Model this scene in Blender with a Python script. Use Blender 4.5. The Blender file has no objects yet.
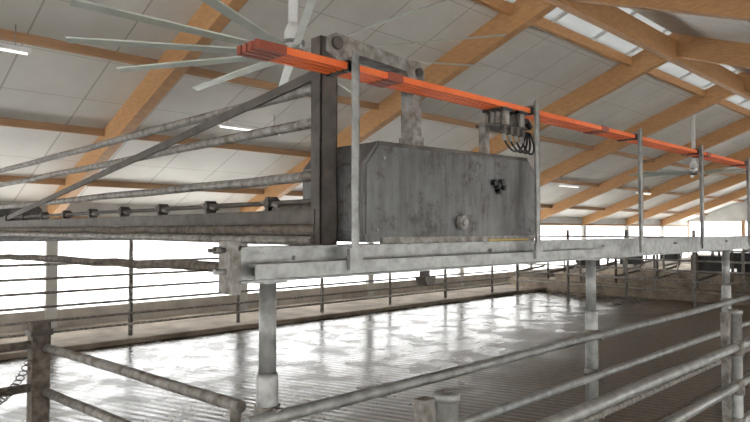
import bpy, bmesh, math, random
from mathutils import Vector, Matrix
random.seed(4)
sc = bpy.context.scene
H = 1.9  # camera height

# ---------------------------------------------------------------- materials
def newmat(name):
    m = bpy.data.materials.new(name); m.use_nodes = True
    nt = m.node_tree; b = nt.nodes['Principled BSDF']
    return m, nt, b
def N(nt, t, **k):
    n = nt.nodes.new(t)
    for a, v in k.items(): setattr(n, a, v)
    return n
def ramp(nt, src, stops):
    r = N(nt, 'ShaderNodeValToRGB')
    e = r.color_ramp.elements
    while len(e) < len(stops): e.new(0.5)
    for i, (p, c) in enumerate(stops):
        e[i].position = p; e[i].color = (c[0], c[1], c[2], 1)
    nt.links.new(src, r.inputs[0]); return r.outputs[0]
def noise(nt, scale, detail=5, rough=0.6, vec=None, stretch=None):
    tc = N(nt, 'ShaderNodeTexCoord'); n = N(nt, 'ShaderNodeTexNoise')
    n.inputs['Scale'].default_value = scale; n.inputs['Detail'].default_value = detail
    n.inputs['Roughness'].default_value = rough
    mp = N(nt, 'ShaderNodeMapping')
    if stretch: mp.inputs['Scale'].default_value = stretch
    nt.links.new(tc.outputs['Object'], mp.inputs[0]); nt.links.new(mp.outputs[0], n.inputs['Vector'])
    return n.outputs['Fac']
def bump(nt, b, src, strength, dist=0.01):
    bp = N(nt, 'ShaderNodeBump'); bp.inputs['Strength'].default_value = strength
    bp.inputs['Distance'].default_value = dist
    nt.links.new(src, bp.inputs['Height']); nt.links.new(bp.outputs[0], b.inputs['Normal'])
def mottled(name, c1, c2, scale=8, rough=0.5, metal=0.0, c3=None, bs=0.1, stretch=None, p=(0.35, 0.65)):
    m, nt, b = newmat(name)
    f = noise(nt, scale, stretch=stretch)
    st = [(p[0], c1), (p[1], c2)]
    if c3: st.append((min(p[1] + 0.12, 1), c3))
    nt.links.new(ramp(nt, f, st), b.inputs['Base Color'])
    b.inputs['Roughness'].default_value = rough; b.inputs['Metallic'].default_value = metal
    if bs: bump(nt, b, f, bs)
    return m
M_galv = mottled('galvanized_steel', (.19, .19, .183), (.33, .332, .322), 16, .45, .35, bs=0, p=(.32, .6))
M_galvd = mottled('dirty_galvanized', (.11, .092, .073), (.235, .22, .20), 22, .6, .15, c3=(.31, .30, .285), bs=.08, p=(.34, .54))
M_muck = mottled('mucky_steel', (.06, .046, .034), (.15, .128, .104), 26, .85, 0, bs=.2, p=(.36, .62))
M_dark = mottled('dark_steel', (.045, .038, .032), (.105, .09, .078), 10, .6, .2, bs=.05)
M_black = mottled('black_rubber', (.012, .012, .013), (.03, .03, .03), 20, .5)
M_orange = mottled('busbar_orange', (.70, .125, .025), (.80, .165, .035), 5, .5, 0, bs=0)
M_redcap = mottled('busbar_endcap', (.20, .042, .022), (.30, .065, .035), 9, .5)
M_yellow = mottled('yellow_plastic', (.5, .33, .05), (.6, .40, .06), 6, .5)
M_white = mottled('white_plastic', (.7, .7, .69), (.8, .8, .79), 6, .5)
M_blade = mottled('fan_blade_paint', (.42, .45, .39), (.52, .55, .49), 4, .4, .1, bs=0)
M_wood = mottled('glulam_wood', (.42, .22, .09), (.53, .295, .128), 2.5, .6, stretch=(3, 3, 14), bs=.03)
M_woodp = mottled('purlin_wood', (.34, .195, .10), (.44, .26, .138), 3, .65, stretch=(.6, 6, 10), bs=.03)
M_fibre = mottled('pale_concrete', (.36, .335, .30), (.50, .47, .42), 3, .85, bs=.3)
M_bank = mottled('dirt_walkway', (.14, .108, .08), (.29, .24, .185), 1.6, .85, bs=.4)
M_out = mottled('outside_gravel', (.6, .6, .58), (.75, .75, .73), .6, .9, bs=0)
M_metalwall = mottled('wall_sheeting', (.45, .45, .43), (.55, .55, .53), 2, .7, bs=0)

def box_mat():
    m, nt, b = newmat('stainless_cover')
    f = noise(nt, 2.2, 6, .65, stretch=(1.2, 1, .9)); g = noise(nt, 30, 5, .7, stretch=(1, 1, .12)); h = noise(nt, 7, 6, .78)
    c = ramp(nt, f, [(.32, (.095, .094, .092)), (.68, (.20, .20, .198))])
    s = ramp(nt, g, [(.40, (1, 1, 1)), (.68, (.58, .565, .54))])
    t = ramp(nt, h, [(.36, (.42, .37, .31)), (.48, (1, 1, 1))])
    m1 = N(nt, 'ShaderNodeVectorMath', operation='MULTIPLY'); nt.links.new(c, m1.inputs[0]); nt.links.new(s, m1.inputs[1])
    m2 = N(nt, 'ShaderNodeVectorMath', operation='MULTIPLY'); nt.links.new(m1.outputs[0], m2.inputs[0]); nt.links.new(t, m2.inputs[1])
    nt.links.new(m2.outputs[0], b.inputs['Base Color'])
    b.inputs['Metallic'].default_value = .3
    mr = N(nt, 'ShaderNodeMapRange'); mr.inputs['To Min'].default_value = .4; mr.inputs['To Max'].default_value = .7
    nt.links.new(h, mr.inputs[0]); nt.links.new(mr.outputs[0], b.inputs['Roughness'])
    return m
M_box = box_mat()

def roof_mat():
    m, nt, b = newmat('insulated_roof_panel')
    tc = N(nt, 'ShaderNodeTexCoord'); sx = N(nt, 'ShaderNodeSeparateXYZ')
    nt.links.new(tc.outputs['Object'], sx.inputs[0])
    def seam(o, per, w):
        d = N(nt, 'ShaderNodeMath', operation='DIVIDE'); d.inputs[1].default_value = per
        nt.links.new(o, d.inputs[0])
        f = N(nt, 'ShaderNodeMath', operation='FRACT'); nt.links.new(d.outputs[0], f.inputs[0])
        l = N(nt, 'ShaderNodeMath', operation='LESS_THAN'); l.inputs[1].default_value = w
        nt.links.new(f.outputs[0], l.inputs[0]); return l.outputs[0]
    s1 = seam(sx.outputs['X'], 1.02, .022); s2 = seam(sx.outputs['Y'], .9, .014)
    mx = N(nt, 'ShaderNodeMath', operation='MAXIMUM'); nt.links.new(s1, mx.inputs[0]); nt.links.new(s2, mx.inputs[1])
    nz = noise(nt, .9, 3)
    col = ramp(nt, nz, [(.3, (.58, .555, .505)), (.7, (.70, .675, .62))])
    mix = N(nt, 'ShaderNodeMix', data_type='RGBA')
    ml = N(nt, 'ShaderNodeMath', operation='MULTIPLY'); ml.inputs[1].default_value = .55
    nt.links.new(mx.outputs[0], ml.inputs[0])
    nt.links.new(ml.outputs[0], mix.inputs[0]); nt.links.new(col, mix.inputs[6])
    mix.inputs[7].default_value = (.22, .19, .15, 1)
    nt.links.new(mix.outputs[2], b.inputs['Base Color']); b.inputs['Roughness'].default_value = .55
    return m
M_roof = roof_mat()

def transl(name, col, f=.85):
    m, nt, b = newmat(name)
    out = nt.nodes['Material Output']
    t = N(nt, 'ShaderNodeBsdfTranslucent'); t.inputs[0].default_value = (*col, 1)
    mx = N(nt, 'ShaderNodeMixShader'); mx.inputs[0].default_value = f
    b.inputs['Base Color'].default_value = (*col, 1); b.inputs['Roughness'].default_value = .4
    nt.links.new(b.outputs[0], mx.inputs[1]); nt.links.new(t.outputs[0], mx.inputs[2])
    nt.links.new(mx.outputs[0], out.inputs[0]); return m
M_curtain = transl('translucent_curtain', (.94, .95, .96), .92)
M_sky = transl('translucent_skylight', (.42, .43, .43), .5)
def emis(name, col, s):
    m, nt, b = newmat(name)
    b.inputs['Base Color'].default_value = (*col, 1)
    b.inputs['Emission Color'].default_value = (*col, 1); b.inputs['Emission Strength'].default_value = s
    return m
M_tube = emis('fluorescent_tube', (1, .98, .93), 1.2)

def floor_mat():
    m, nt, b = newmat('wet_grooved_concrete')
    tc = N(nt, 'ShaderNodeTexCoord'); sx = N(nt, 'ShaderNodeSeparateXYZ')
    nt.links.new(tc.outputs['Object'], sx.inputs[0])
    nz = noise(nt, .55, 6, .65); nf = noise(nt, 9, 6, .7); nm = noise(nt, 1.8, 5, .65)
    a = N(nt, 'ShaderNodeMath', operation='MULTIPLY'); a.inputs[1].default_value = -.2
    nt.links.new(sx.outputs['X'], a.inputs[0])
    s = N(nt, 'ShaderNodeMath', operation='ADD'); nt.links.new(sx.outputs['Y'], s.inputs[0]); nt.links.new(a.outputs[0], s.inputs[1])
    n2 = N(nt, 'ShaderNodeMath', operation='MULTIPLY_ADD'); n2.inputs[1].default_value = 4.0
    nt.links.new(nz, n2.inputs[0]); nt.links.new(s.outputs[0], n2.inputs[2])
    mr = N(nt, 'ShaderNodeMapRange'); mr.inputs['From Min'].default_value = 4.4; mr.inputs['From Max'].default_value = 6.5
    nt.links.new(n2.outputs[0], mr.inputs[0]); wet = mr.outputs[0]
    dry = ramp(nt, nf, [(.3, (.075, .054, .036)), (.7, (.18, .138, .098))])
    wetc = ramp(nt, nm, [(.35, (.025, .020, .016)), (.65, (.075, .062, .048))])
    mx = N(nt, 'ShaderNodeMix', data_type='RGBA')
    nt.links.new(wet, mx.inputs[0]); nt.links.new(dry, mx.inputs[6]); nt.links.new(wetc, mx.inputs[7])
    w = N(nt, 'ShaderNodeMath', operation='MULTIPLY'); w.inputs[1].default_value = 2 * math.pi / .13
    w0 = N(nt, 'ShaderNodeMath', operation='ADD'); nt.links.new(sx.outputs['X'], w0.inputs[0])
    w1 = N(nt, 'ShaderNodeMath', operation='MULTIPLY'); w1.inputs[1].default_value = .35
    nt.links.new(sx.outputs['Y'], w1.inputs[0]); nt.links.new(w1.outputs[0], w0.inputs[1])
    nt.links.new(w0.outputs[0], w.inputs[0])
    sn = N(nt, 'ShaderNodeMath', operation='SINE'); nt.links.new(w.outputs[0], sn.inputs[0])
    gm = N(nt, 'ShaderNodeMapRange'); gm.inputs['From Min'].default_value = -1; gm.inputs['From Max'].default_value = 0
    gm.inputs['To Min'].default_value = .55; gm.inputs['To Max'].default_value = 1
    nt.links.new(sn.outputs[0], gm.inputs[0])
    vm = N(nt, 'ShaderNodeVectorMath', operation='SCALE')
    nt.links.new(mx.outputs[2], vm.inputs[0]); nt.links.new(gm.outputs[0], vm.inputs['Scale'])
    nt.links.new(vm.outputs[0], b.inputs['Base Color'])
    pr = N(nt, 'ShaderNodeMapRange'); pr.inputs['From Min'].default_value = .38; pr.inputs['From Max'].default_value = .66
    pr.inputs['To Min'].default_value = .13; pr.inputs['To Max'].default_value = .38
    nt.links.new(nm, pr.inputs[0])
    rm = N(nt, 'ShaderNodeMix'); rm.inputs[2].default_value = .52
    nt.links.new(wet, rm.inputs[0]); nt.links.new(pr.outputs[0], rm.inputs[3])
    nt.links.new(rm.outputs[0], b.inputs['Roughness'])
    ad = N(nt, 'ShaderNodeMath', operation='MULTIPLY_ADD'); ad.inputs[1].default_value = .30
    nt.links.new(sn.outputs[0], ad.inputs[0]); nt.links.new(nf, ad.inputs[2])
    bp = N(nt, 'ShaderNodeBump'); bp.inputs['Distance'].default_value = .014
    st = N(nt, 'ShaderNodeMapRange'); st.inputs['To Min'].default_value = .6; st.inputs['To Max'].default_value = .18
    nt.links.new(wet, st.inputs[0]); nt.links.new(st.outputs[0], bp.inputs['Strength'])
    nt.links.new(ad.outputs[0], bp.inputs['Height']); nt.links.new(bp.outputs[0], b.inputs['Normal'])
    b.inputs['Specular IOR Level'].default_value = .5
    return m
M_floor = floor_mat()

# ---------------------------------------------------------------- builder
class B:
    def __init__(s, name):
        s.name = name; s.bm = bmesh.new(); s.mats = []
    def mi(s, m):
        if m not in s.mats: s.mats.append(m)
        return s.mats.index(m)
    def box(s, a, b, m, rot=None):
        x0, y0, z0 = a; x1, y1, z1 = b
        P = [(x0,y0,z0),(x1,y0,z0),(x1,y1,z0),(x0,y1,z0),(x0,y0,z1),(x1,y0,z1),(x1,y1,z1),(x0,y1,z1)]
        vs = [s.bm.verts.new(p) for p in P]; i = s.mi(m)
        for f in [(3,2,1,0),(4,5,6,7),(0,1,5,4),(1,2,6,5),(2,3,7,6),(3,0,4,7)]:
            s.bm.faces.new([vs[k] for k in f]).material_index = i
    def prism(s, pts, axis, a, b, m):
        def mk(p, t):
            return {'x': (t, p[0], p[1]), 'y': (p[0], t, p[1]), 'z': (p[0], p[1], t)}[axis]
        A = [s.bm.verts.new(mk(p, a)) for p in pts]; C = [s.bm.verts.new(mk(p, b)) for p in pts]
        i = s.mi(m); n = len(pts)
        s.bm.faces.new(A).material_index = i; s.bm.faces.new(C[::-1]).material_index = i
        for k in range(n):
            s.bm.faces.new([A[k], C[k], C[(k+1) % n], A[(k+1) % n]]).material_index = i
    def path(s, pts, r, m, n=12, cap=True):
        pts = [Vector(p) for p in pts]; i = s.mi(m); rings = []
        for k, p in enumerate(pts):
            t = (pts[min(k+1, len(pts)-1)] - pts[max(k-1, 0)]).normalized()
            up = Vector((0, 0, 1)) if abs(t.z) < .9 else Vector((1, 0, 0))
            u = t.cross(up).normalized(); v = u.cross(t)
            rr = r[k] if isinstance(r, (list, tuple)) else r
            rings.append([s.bm.verts.new(p + (u*math.cos(2*math.pi*j/n) + v*math.sin(2*math.pi*j/n))*rr) for j in range(n)])
        for k in range(len(rings)-1):
            for j in range(n):
                f = s.bm.faces.new([rings[k][j], rings[k][(j+1) % n], rings[k+1][(j+1) % n], rings[k+1][j]])
                f.material_index = i; f.smooth = True
        if cap:
            s.bm.faces.new(rings[0][::-1]).material_index = i; s.bm.faces.new(rings[-1]).material_index = i
    def bar(s, a, b, w, h, m):
        a, b = Vector(a), Vector(b); t = (b-a).normalized()
        up = Vector((0, 0, 1)) if abs(t.z) < .95 else Vector((0, 1, 0))
        u = t.cross(up).normalized(); v = u.cross(t); i = s.mi(m)
        q = [(-w/2, -h/2), (w/2, -h/2), (w/2, h/2), (-w/2, h/2)]
        A = [s.bm.verts.new(a + u*x + v*y) for x, y in q]; C = [s.bm.verts.new(b + u*x + v*y) for x, y in q]
        s.bm.faces.new(A).material_index = i; s.bm.faces.new(C[::-1]).material_index = i
        for k in range(4):
            s.bm.faces.new([A[k], C[k], C[(k+1) % 4], A[(k+1) % 4]]).material_index = i
    def done(s, bevel=0):
        bmesh.ops.recalc_face_normals(s.bm, faces=s.bm.faces[:])
        me = bpy.data.meshes.new(s.name); s.bm.to_mesh(me); s.bm.free()
        for m in s.mats: me.materials.append(m)
        o = bpy.data.objects.new(s.name, me); sc.collection.objects.link(o)
        if bevel:
            md = o.modifiers.new('bevel', 'BEVEL'); md.width = bevel; md.segments = 2; md.limit_method = 'ANGLE'; md.angle_limit = math.radians(50)
        return o
def wob(a, b, n=14, amp=.006):
    a, b = Vector(a), Vector(b)
    return [a.lerp(b, k/n) + Vector((random.uniform(-amp, amp), random.uniform(-amp, amp), random.uniform(-amp, amp)))*(1 if 0 < k < n else 0) for k in range(n+1)]

X0, X1 = -6.0, 36.0
YW, YN = 12.5, -3.9
RY, RZ = 4.3, 5.516
def rz(y): return 7.15 - .38*y if y >= RY else 3.882 + .38*y
RAFT = [-4.5, -.4, 3.7, 7.8, 11.85, 15.9, 20, 24.1, 28.2, 32.3]
SKY = 5.1

# ---------------------------------------------------------------- shell
b = B('floor'); b.box((X0, YN-.2, -.15), (X1, YW+.2, 0), M_floor); b.done()
b = B('ground_outside'); b.box((-60, -60, -.4), (100, 80, -.16), M_out); b.done()
b = B('floor_walkway'); b.box((X0, 10.3, .0), (X1, YW-.1, .09), M_bank); b.done(.02)

b = B('ceiling')
for y0, y1 in ((SKY, 13.2), (RY-.0, -4.7)):
    b.prism([(y0, rz(y0)), (y1, rz(y1)), (y1, rz(y1)+.1), (y0, rz(y0)+.1)], 'x', X0, X1, M_roof)
ceil = b.done()
b = B('window_1')   # ridge skylight
b.prism([(RY, rz(RY)+.03), (SKY, rz(SKY)+.03), (SKY, rz(SKY)+.05), (RY, rz(RY)+.05)], 'x', X0, X1, M_sky)
b.done()
b = B('trim_1')   # skylight bars
k = X0
while k < X1:
    b.bar((k, RY, rz(RY)+.0), (k, SKY, rz(SKY)+.0), .04, .05, M_white); k += 1.35
b.done()

b = B('roof_frame')
for x in RAFT:
    w = .08
    for y0, y1 in ((RY, YW+.3), (RY, YN-.3)):
        b.prism([(y0, rz(y0)), (y1, rz(y1)), (y1, rz(y1)-.33), (y0, rz(y0)-.42)], 'x', x-w, x+w, M_wood)
    for y in (YW, YN):
        b.box((x-.1, y-.12, 0.02), (x+.1, y+.12, rz(y)-.3), M_metalwall)
for y in (7.9, 9.75, 11.5, 2.4, .6, -1.2, -3.0):
    z = rz(y); s = -.38 if y > RY else .38
    b.prism([(y-.03, z-.03*s), (y+.03, z+.03*s), (y+.03, z-.10), (y-.03, z-.10)], 'x', X0, X1, M_woodp)
b.box((X0, RY-.07, 5.0), (X1, RY+.07, 5.36), M_wood)
b.box((X0, SKY-.05, rz(SKY)-.16), (X1, SKY+.03, rz(SKY)), M_wood)
b.done()

def sidewall(name, y, nwin):
    b = B(name)
    b.box((X0, y-.08, 0), (X1, y+.08, .42), M_fibre)
    b.box((X0, y-.04, 2.15), (X1, y+.04, rz(y)+.02), M_metalwall)
    b.box((X0, y-.05, 2.08), (X1, y+.05, 2.16), M_woodp)
    b.done()
    b = B('window_%d' % nwin)
    b.box((X0, y-.01, .4), (X1, y+.01, 2.1), M_curtain)
    b.done()
sidewall('wall_far', YW, 2); sidewall('wall_near', YN, 3)
def gable(name, x, nwin):
    b = B(name)
    b.prism([(YN, 2.35), (YW, 2.35), (YW, rz(YW)), (RY, RZ), (YN, rz(YN))], 'x', x-.05, x+.05, M_metalwall)
    b.box((x-.08, YN, 0), (x+.08, YW, .62), M_fibre)
    for k in range(7):
        y = YN + (YW-YN)*k/6
        b.box((x-.08, y-.08, .6), (x+.08, y+.08, 2.4), M_woodp)
    b.done()
    b = B('window_%d' % nwin); b.box((x-.01, YN, .6), (x+.01, YW, 2.36), M_curtain); b.done()
gable('wall_end', X1, 4); gable('wall_back', X0, 5)

# ---------------------------------------------------------------- far fence
b = B('pipe_fence')
for k in range(8):
    x = .2 + 2.12*k
    b.path([(x, 10.62, .05), (x, 10.62, 1.42)], .035, M_galvd)
for z in (1.36, 1.14, .92, .70, .48, .30):
    b.path([(-5.5, 10.55, z), (15.9, 10.55, z)], .022, M_galvd)
b.box((-5.5, 10.58, 1.72), (15.9, 10.70, 1.83), M_galv)
for k in range(4):
    x = .2 + 4.24*k
    b.path([(x, 10.64, .05), (x, 10.64, 1.74)], .035, M_galvd)
b.done()

# ---------------------------------------------------------------- beam with posts and rails
YB = 1.86
b = B('crowd_gate_track')
xe, xr = 1.11, 15.9
b.box((xe, YB-.06, 1.832), (xr, YB+.06, 1.842), M_galv)
b.box((xe, YB-.06, 1.72), (xr, YB+.06, 1.728), M_galv)
b.box((xe, YB-.045, 1.728), (xr, YB-.037, 1.832), M_galv)
b.box((xe+.04, YB-.10, 1.775), (3.6, YB-.06, 1.785), M_galv)
b.box((xe+.04, YB-.105, 1.735), (3.6, YB-.10, 1.785), M_galv)
b.box((xe-.02, YB-.06, 1.685), (xe+.012, YB+.03, 1.862), M_galvd)
b.path([(xe-.08, YB-.01, 1.832), (xe+.02, YB-.01, 1.832)], .008, M_dark)
b.path([(xe-.06, YB-.01, 1.832), (xe-.04, YB-.01, 1.832)], .015, M_galvd, 6)
b.path([(xe-.06, YB-.01, 1.76), (xe+.02, YB-.01, 1.76)], .010, M_galv)
PX = [1.27, 3.69, 6.3, 8.8, 11.3, 13.8]
for i, x in enumerate(PX):
    b.path([(x, YB, 1.37), (x, YB, 1.722)], .031, M_galv, 18)
    b.path([(x, YB, .45), (x, YB, 1.38), (x, YB, 1.395)], [.039, .039, .034], M_galv, 18)
    b.path([(x, YB, -.0), (x, YB, .46)], .040, M_muck, 18)
    b.box((x-.05, YB-.05, 1.712), (x+.05, YB+.05, 1.72), M_galv)
    b.box((x-.08, YB-.08, 0), (x+.08, YB+.08, .012), M_galvd)
    for z in (1.25, 1.01, .77, .53):
        b.path([(x, YB, z-.03), (x, YB, z+.03)], .046, M_galvd, 14)
        b.box((x-.012, YB-.075, z-.03), (x+.012, YB+.03, z+.03), M_galvd)
for z, mt in ((1.25, M_galv), (1.01, M_galv), (.77, M_galvd), (.53, M_muck)):
    b.path(wob((1.15, YB-.06, z), (xr, YB-.06, z), 14, .003), .024, mt, 14)
for k in range(12):
    x = 1.35 + k*1.2
    b.path([(x, YB-.066, 1.80), (x, YB-.03, 1.80)], .009, M_galv, 6)
b.done()

# ---------------------------------------------------------------- busbar
b = B('conductor_rail')
ZB = H + .635
HX = [1.59, 2.89, 4.2, 5.38, 6.65, 7.95, 9.25, 10.55, 11.85, 13.15, 14.45]
YK = [YB - .07 + k*.035 for k in range(4)]
for y in YK:
    b.box((1.19, y-.009, ZB-.013), (15.7, y+.009, ZB+.013), M_orange)
    b.box((1.165, y-.011, ZB-.016), (1.29, y+.011, ZB+.016), M_redcap)
    for j in range(8):
        xx = 1.80 + 1.9*j
        b.box((xx, y-.012, ZB-.017), (xx+.09, y+.012, ZB+.017), M_redcap)
for x in HX:
    yb = YB-.075
    b.box((x-.018, yb-.04, 1.78), (x+.018, yb-.034, ZB+.05), M_galv)
    b.box((x+.014, yb-.04, 1.78), (x+.019, yb-.008, ZB+.05), M_galv)
    b.box((x-.018, yb-.04, ZB+.02), (x+.018, yb+.14, ZB+.026), M_galv)
    for y in YK:
        b.box((x-.012, y-.014, ZB-.02), (x+.012, y+.014, ZB+.022), M_black)
    b.box((x-.035, yb-.045, 1.75), (x+.035, yb-.03, 1.83), M_galv)
b.done()

# ---------------------------------------------------------------- crowd gate
GX = 1.64
b = B('crowd_gate')
prof = [(1.72, 1.85), (1.70, 1.90), (1.70, 2.17), (1.78, 2.265), (2.91, 2.285), (2.985, 2.22), (3.0, 2.12), (3.0, 1.86), (2.97, 1.85)]
b.prism(prof, 'y', YB-.035, YB+.36, M_box)
b.box((1.80, YB-.04, 1.842), (2.97, YB-.03, 1.87), M_galvd)
b.box((2.55, YB-.045, 1.846), (2.9, YB-.03, 1.853), M_yellow)
b.prism([(1.715, 1.88), (1.715, 2.165), (1.785, 2.25), (1.80, 2.25), (1.735, 2.16), (1.735, 1.88)], 'y', YB-.041, YB-.034, M_box)
b.prism([(1.785, 2.252), (1.785, 2.268), (2.91, 2.288), (2.91, 2.270)], 'y', YB-.040, YB+.0, M_dark)
yf = YB-.035
b.path([(2.33, yf+.01, 1.935), (2.33, yf-.025, 1.935)], .034, M_galvd, 20)
b.path([(2.33, yf-.02, 1.935), (2.33, yf-.035, 1.935)], .018, M_galv, 6)
for dx, dz in ((0, 0), (.03, .02), (-.03, .012), (.01, -.03), (.045, -.01)):
    b.path([(2.62+dx, yf+.01, 2.125+dz), (2.62+dx, yf-.025, 2.125+dz)], .015, M_black, 8)
for x, z in ((1.78, 1.9), (2.94, 1.9), (2.94, 2.2), (1.82, 2.2)):
    b.path([(x, yf+.01, z), (x, yf-.006, z)], .008, M_galvd, 6)
yp = 2.0
b.box((GX-.045, yp-.035, 1.83), (GX-.037, yp+.03, 2.70), M_dark)
b.box((GX-.045, yp-.035, 1.83), (GX+.045, yp-.027, 2.70), M_dark)
b.box((GX+.037, yp-.035, 1.83), (GX+.045, yp+.03, 2.70), M_dark)
b.box((2.15, yp-.04, 2.24), (2.21, yp+.04, 2.70), M_galvd)
b.box((2.14, yp-.045, 2.26), (2.22, yp+.045, 2.34), M_galvd)
b.prism([(GX-.02, 2.64), (GX-.02, 2.70), (GX+.03, 2.725), (2.19, 2.69), (2.225, 2.66), (2.225, 2.59), (2.13, 2.59), (2.10, 2.64), (GX+.14, 2.655), (GX+.07, 2.60)], 'y', yp-.045, yp+.045, M_galvd)
b.bar((1.74, yp, 2.59), (2.12, yp, 2.59), .05, .03, M_galvd)
b.path([(GX+.03, yp-.06, 2.68), (GX+.03, yp+.06, 2.68)], .028, M_dark, 12)
b.path([(2.18, yp-.06, 2.645), (2.18, yp+.06, 2.645)], .022, M_dark, 12)
b.box((GX-.07, yp-.045, 1.82), (GX+.07, yp+.06, 1.835), M_galvd)
b.path([(GX+.03, 1.98, 1.97), (GX+.03, 2.35, 1.97)], .06, M_muck, 18)
ye = 10.25
b.path(wob((GX, 1.98, 2.50), (GX, ye, 2.50), 12, .004), .023, M_galvd)
b.path(wob((GX, 1.98, 2.355), (GX, ye, 2.355), 12, .004), .023, M_galvd)
b.path(wob((GX, 1.98, 2.13), (GX, ye, 2.13), 14, .004), .023, M_galvd)
b.bar((GX-.03, 2.0, 2.55), (GX-.03, 7.4, 1.94), .012, .042, M_dark)
b.path(wob((GX-.02, 2.0, 2.02), (GX-.02, ye, 2.02), 10, .002), .011, M_dark)
b.box((GX-.05, 2.0, 1.925), (GX+.05, ye, 1.932), M_dark)
b.box((GX-.05, 2.0, 1.932), (GX-.043, ye, 1.985), M_dark)
b.box((GX+.043, 2.0, 1.932), (GX+.05, ye, 1.985), M_muck)
b.path(wob((GX-.03, 2.0, 1.90), (GX-.03, ye, 1.90), 20, .004), .026, M_muck)
b.path(wob((GX-.06, 2.0, 1.855), (GX-.06, ye, 1.865), 12, .003), .02, M_galvd)
for k in range(13):
    y = 2.35 + .55*k
    b.box((GX-.045, y-.012, 1.985), (GX+.01, y+.012, 2.05), M_dark)
    b.bar((GX-.02, y-.07, 2.005), (GX-.02, y+.07, 2.03), .03, .012, M_galvd)
    b.path([(GX-.05, y, 2.02), (GX+.02, y, 2.02)], .022, M_dark, 10)
for y in (8.2, 10.15):
    b.box((GX-.02, y-.025, 1.86), (GX+.02, y+.025, 2.52), M_galvd)
b.prism([(x-.05, z) for x, z in prof], 'y', 10.35, 10.75, M_box)
b.box((GX-.05, 10.2, 1.83), (GX+.05, 10.36, 2.7), M_dark)
for x in (1.85, 2.85):
    b.path([(x, YB-.03, 1.80), (x, YB+.05, 1.80)], .035, M_dark, 16)
b.box((2.10, YB-.02, 1.67), (2.13, YB+.02, 1.86), M_dark)
b.prism([(2.08, 1.69), (2.16, 1.69), (2.145, 1.655), (2.10, 1.65)], 'y', YB-.03, YB+.03, M_dark)
# current collector
b.box((2.58, YB+.0, 2.27), (2.62, YB+.04, 2.45), M_galvd)
b.box((2.58, YB-.07, 2.425), (2.86, YB+.06, 2.437), M_dark)
for y in YK:
    for x in (2.64, 2.78):
        b.box((x, y-.010, 2.437), (x+.04, y+.010, ZB-.01), M_galvd)
        b.box((x-.02, y-.012, ZB-.03), (x+.07, y+.012, ZB-.014), M_black)
for j in range(4):
    x = 2.62+.055*j
    b.box((x, YB-.09, 2.385), (x+.025, YB-.06, 2.425), M_dark)
    b.path([(x+.0125, YB-.075, 2.385), (x+.0125, YB-.08, 2.35)], .010, M_galv, 8)
    p = [Vector((x+.0125, YB-.08, 2.355)), Vector((x+.02, YB-.12, 2.27-.01*j)), Vector((x+.12, YB-.12, 2.27+.012*j)), Vector((2.87+.01*j, YB-.055, 2.42))]
    pts = []
    for q in range(15):
        t = q/14; pts.append(p[0]*(1-t)**3 + p[1]*3*t*(1-t)**2 + p[2]*3*t*t*(1-t) + p[3]*t**3)
    b.path(pts, .0055, M_black, 8)
b.path([(2.82, YB-.05, 2.46), (2.88, YB-.05, 2.48), (2.92, YB-.05, 2.45)], .018, M_black, 8)
b.done(.0015)

# ---------------------------------------------------------------- tie bar at track end
b = B('track_cross_tie')
b.path(wob((1.16, YB+.07, 1.765), (1.10, 10.5, 1.62), 34, .005), .020, M_muck, 12)
b.done()

# ---------------------------------------------------------------- near fence
b = B('pipe_fence')
YF = 1.23
for x in (1.50, 4.33, 7.24):
    b.path([(x, YF, 0), (x, YF, 1.38)], .036, M_galv, 18)
    b.path([(x, YF, 1.375), (x, YF, 1.40)], .041, M_galv, 18)
    b.path([(x-.0, YF, 1.40), (x, YF, 1.407)], .018, M_galvd, 8)
    b.box((x-.08, YF-.08, 0), (x+.08, YF+.08, .012), M_galv)
    b.box((x-.085, YF+.015, .3), (x-.032, YF+.06, 1.385), M_galvd)
    for z in (1.17, .93, .69, .45):
        b.path([(x, YF, z-.05), (x, YF, z+.05)], .047, M_galvd, 16)
for z in (1.17, .93, .69, .45):
    b.path(wob((1.50, YF, z), (9.2, YF, z), 10, .002), .028, M_galv, 16)
b.done()

# ---------------------------------------------------------------- left post + gate
b = B('fence_post_with_chain')
px, py = 1.05, 3.71
b.box((px-.045, py-.045, 0), (px+.045, py+.045, 1.40), M_muck)
b.box((px-.055, py-.055, 1.33), (px+.055, py+.055, 1.36), M_dark)
for z in (1.28, 1.05, .82):
    b.path(wob((px, py, z), (-2.5, py, z), 10, .003), .023, M_muck)
for k in range(26):
    t = k/25; s = 4*t*(1-t)
    c = Vector((px-.07-.32*t, py-.07, 1.20-.06*t-.16*s))
    dx = .014 if k % 2 else .003
    ring = [c + Vector((.020*math.cos(a), dx*math.sin(a), .012*math.sin(a))) for a in [2*math.pi*j/8 for j in range(9)]]
    b.path(ring, .0035, M_dark, 6)
b.done(.003)
b = B('side_gate')
for z in (1.265, 1.03, .81, .58):
    b.path(wob((1.22, 1.95, z), (1.07, 3.64, z), 6, .002), .023, M_galvd)
b.path([(1.215, 1.98, .4), (1.215, 1.98, 1.265)], .02, M_galvd)
b.done()

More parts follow.
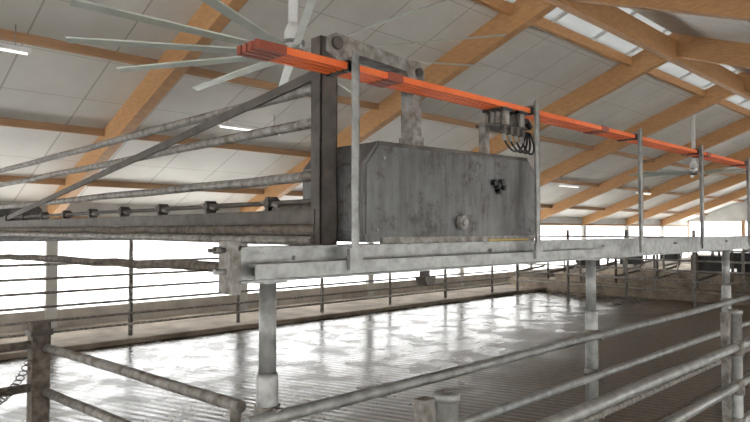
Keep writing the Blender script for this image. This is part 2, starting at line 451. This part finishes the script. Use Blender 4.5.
# ---------------------------------------------------------------- fans
def fan(x, y, z, R, off):
    b = B('ceiling_fan')
    top = rz(y)
    b.path([(x, y, z+.30), (x, y, top-.02)], .045, M_white, 14)
    b.box((x-.12, y-.12, top-.1), (x+.12, y+.12, top-.0), M_galv)
    b.path([(x, y, z+.02), (x, y, z+.22), (x, y, z+.30)], [.085, .085, .05], M_white, 20)
    b.path([(x, y, z+.10), (x, y, z+.13)], .11, M_galv, 20)
    b.path([(x, y, z-.02), (x, y, z+.03)], .15, M_galv, 24)
    b.path([(x, y, z-.05), (x, y, z-.02)], [.05, .10], M_dark, 20)
    i = b.mi(M_blade)
    for k in range(12):
        a = math.radians(off + 30*k)
        d = Vector((math.cos(a), math.sin(a), 0)); s = Vector((-d.y, d.x, 0))
        c = Vector((x, y, z)); rings = []
        for r, w in ((.12, .03), (.35, .040), (R*.6, .038), (R, .034)):
            pr = [(-w, -.016), (0, .012), (w, .022), (w*.9, .010), (0, -.002)]
            rings.append([b.bm.verts.new(c + d*r + s*u + Vector((0, 0, v+.01))) for u, v in pr])
        for q in range(3):
            for j in range(5):
                f = b.bm.faces.new([rings[q][j], rings[q][(j+1) % 5], rings[q+1][(j+1) % 5], rings[q+1][j]]); f.material_index = i
        b.bm.faces.new(rings[0]).material_index = i; b.bm.faces.new(rings[-1][::-1]).material_index = i
    return b.done()
fan(3.45, 4.66, H+1.63, 1.95, -44.1-17)
fan(16.5, 5.56, H+1.42, 1.5, -44.1+5)

for x, y in ((1.45, 7.75), (5.6, 8.7), (12.5, 9.5), (17.5, 9.5), (23, 9.5), (20, 2.2), (9.5, 2.2)):
    b = B('strip_light'); z = rz(y)-.30
    b.box((x-.6, y-.05, z), (x+.6, y+.05, z+.05), M_white)
    b.path([(x-.57, y, z-.012), (x+.57, y, z-.012)], .014, M_tube, 10)
    for s in (-.45, .45): b.path([(x+s, y, z+.04), (x+s, y, z+.30)], .006, M_galv, 6)
    b.done()

# ---------------------------------------------------------------- far end stalls
b = B('cross_fence')
for k in range(6):
    y = 2.1 + 1.66*k
    b.path([(16, y, 0), (16, y, 1.9)], .04, M_galvd)
for z in (.4, .65, .9, 1.15, 1.4, 1.72):
    b.path([(16, 1.95, z), (16, 10.5, z)], .024, M_galvd)
b.done()
b = B('stall_dividers')
for row, xs in ((0, 17.6), (1, 20.6), (2, 24.0)):
    for k in range(11):
        y = .4 + 1.1*k
        pts = [(xs, y, 0), (xs, y, 1.25)]
        for j in range(1, 6):
            a = math.pi/2*j/5
            pts.append((xs+.15-.15*math.cos(a), y, 1.25+.12*math.sin(a)))
        pts += [(xs+1.6, y, 1.37), (xs+1.8, y, 1.25), (xs+1.85, y, .9), (xs+1.6, y, .65), (xs, y, .55)]
        b.path(pts, .038, M_muck if k % 2 else M_galvd, 8)
    b.path([(xs, .2, 1.45), (xs, 11.7, 1.45)], .03, M_galvd)
    b.box((xs-.1, .2, 0), (xs+.1, 11.7, .35), M_bank)
    for y in (.9, 4.2, 5.3, 8.6):
        b.box((xs+.02, y, .75), (xs+.05, y+.75, 1.22), M_black)   # dark panels added to darken the stall rows
b.done()
b = B('milking_pens')
for k in range(9):
    x = 8.2 + .85*k
    b.path([(x, -1.2, 0), (x, -1.2, 1.9)], .03, M_galvd)
for z in (.5, .8, 1.1, 1.4, 1.85):
    b.path([(8.0, -1.2, z), (16, -1.2, z)], .024, M_galvd)
b.done()

# ---------------------------------------------------------------- light
w = bpy.data.worlds.new('World'); sc.world = w; w.use_nodes = True
bg = w.node_tree.nodes['Background']
bg.inputs[0].default_value = (1.0, .99, .97, 1); bg.inputs[1].default_value = 10.3

# ---------------------------------------------------------------- camera
cd = bpy.data.cameras.new('camera'); cam = bpy.data.objects.new('camera', cd); sc.collection.objects.link(cam)
cam.location = (0, 0, H); cd.lens = 29.76; cd.sensor_width = 36; cd.clip_start = .05
cam.rotation_euler = (math.radians(90+1.75), 0, math.radians(-44.1))
sc.camera = cam
sc.view_settings.view_transform = 'Standard'
sc.view_settings.exposure = 0
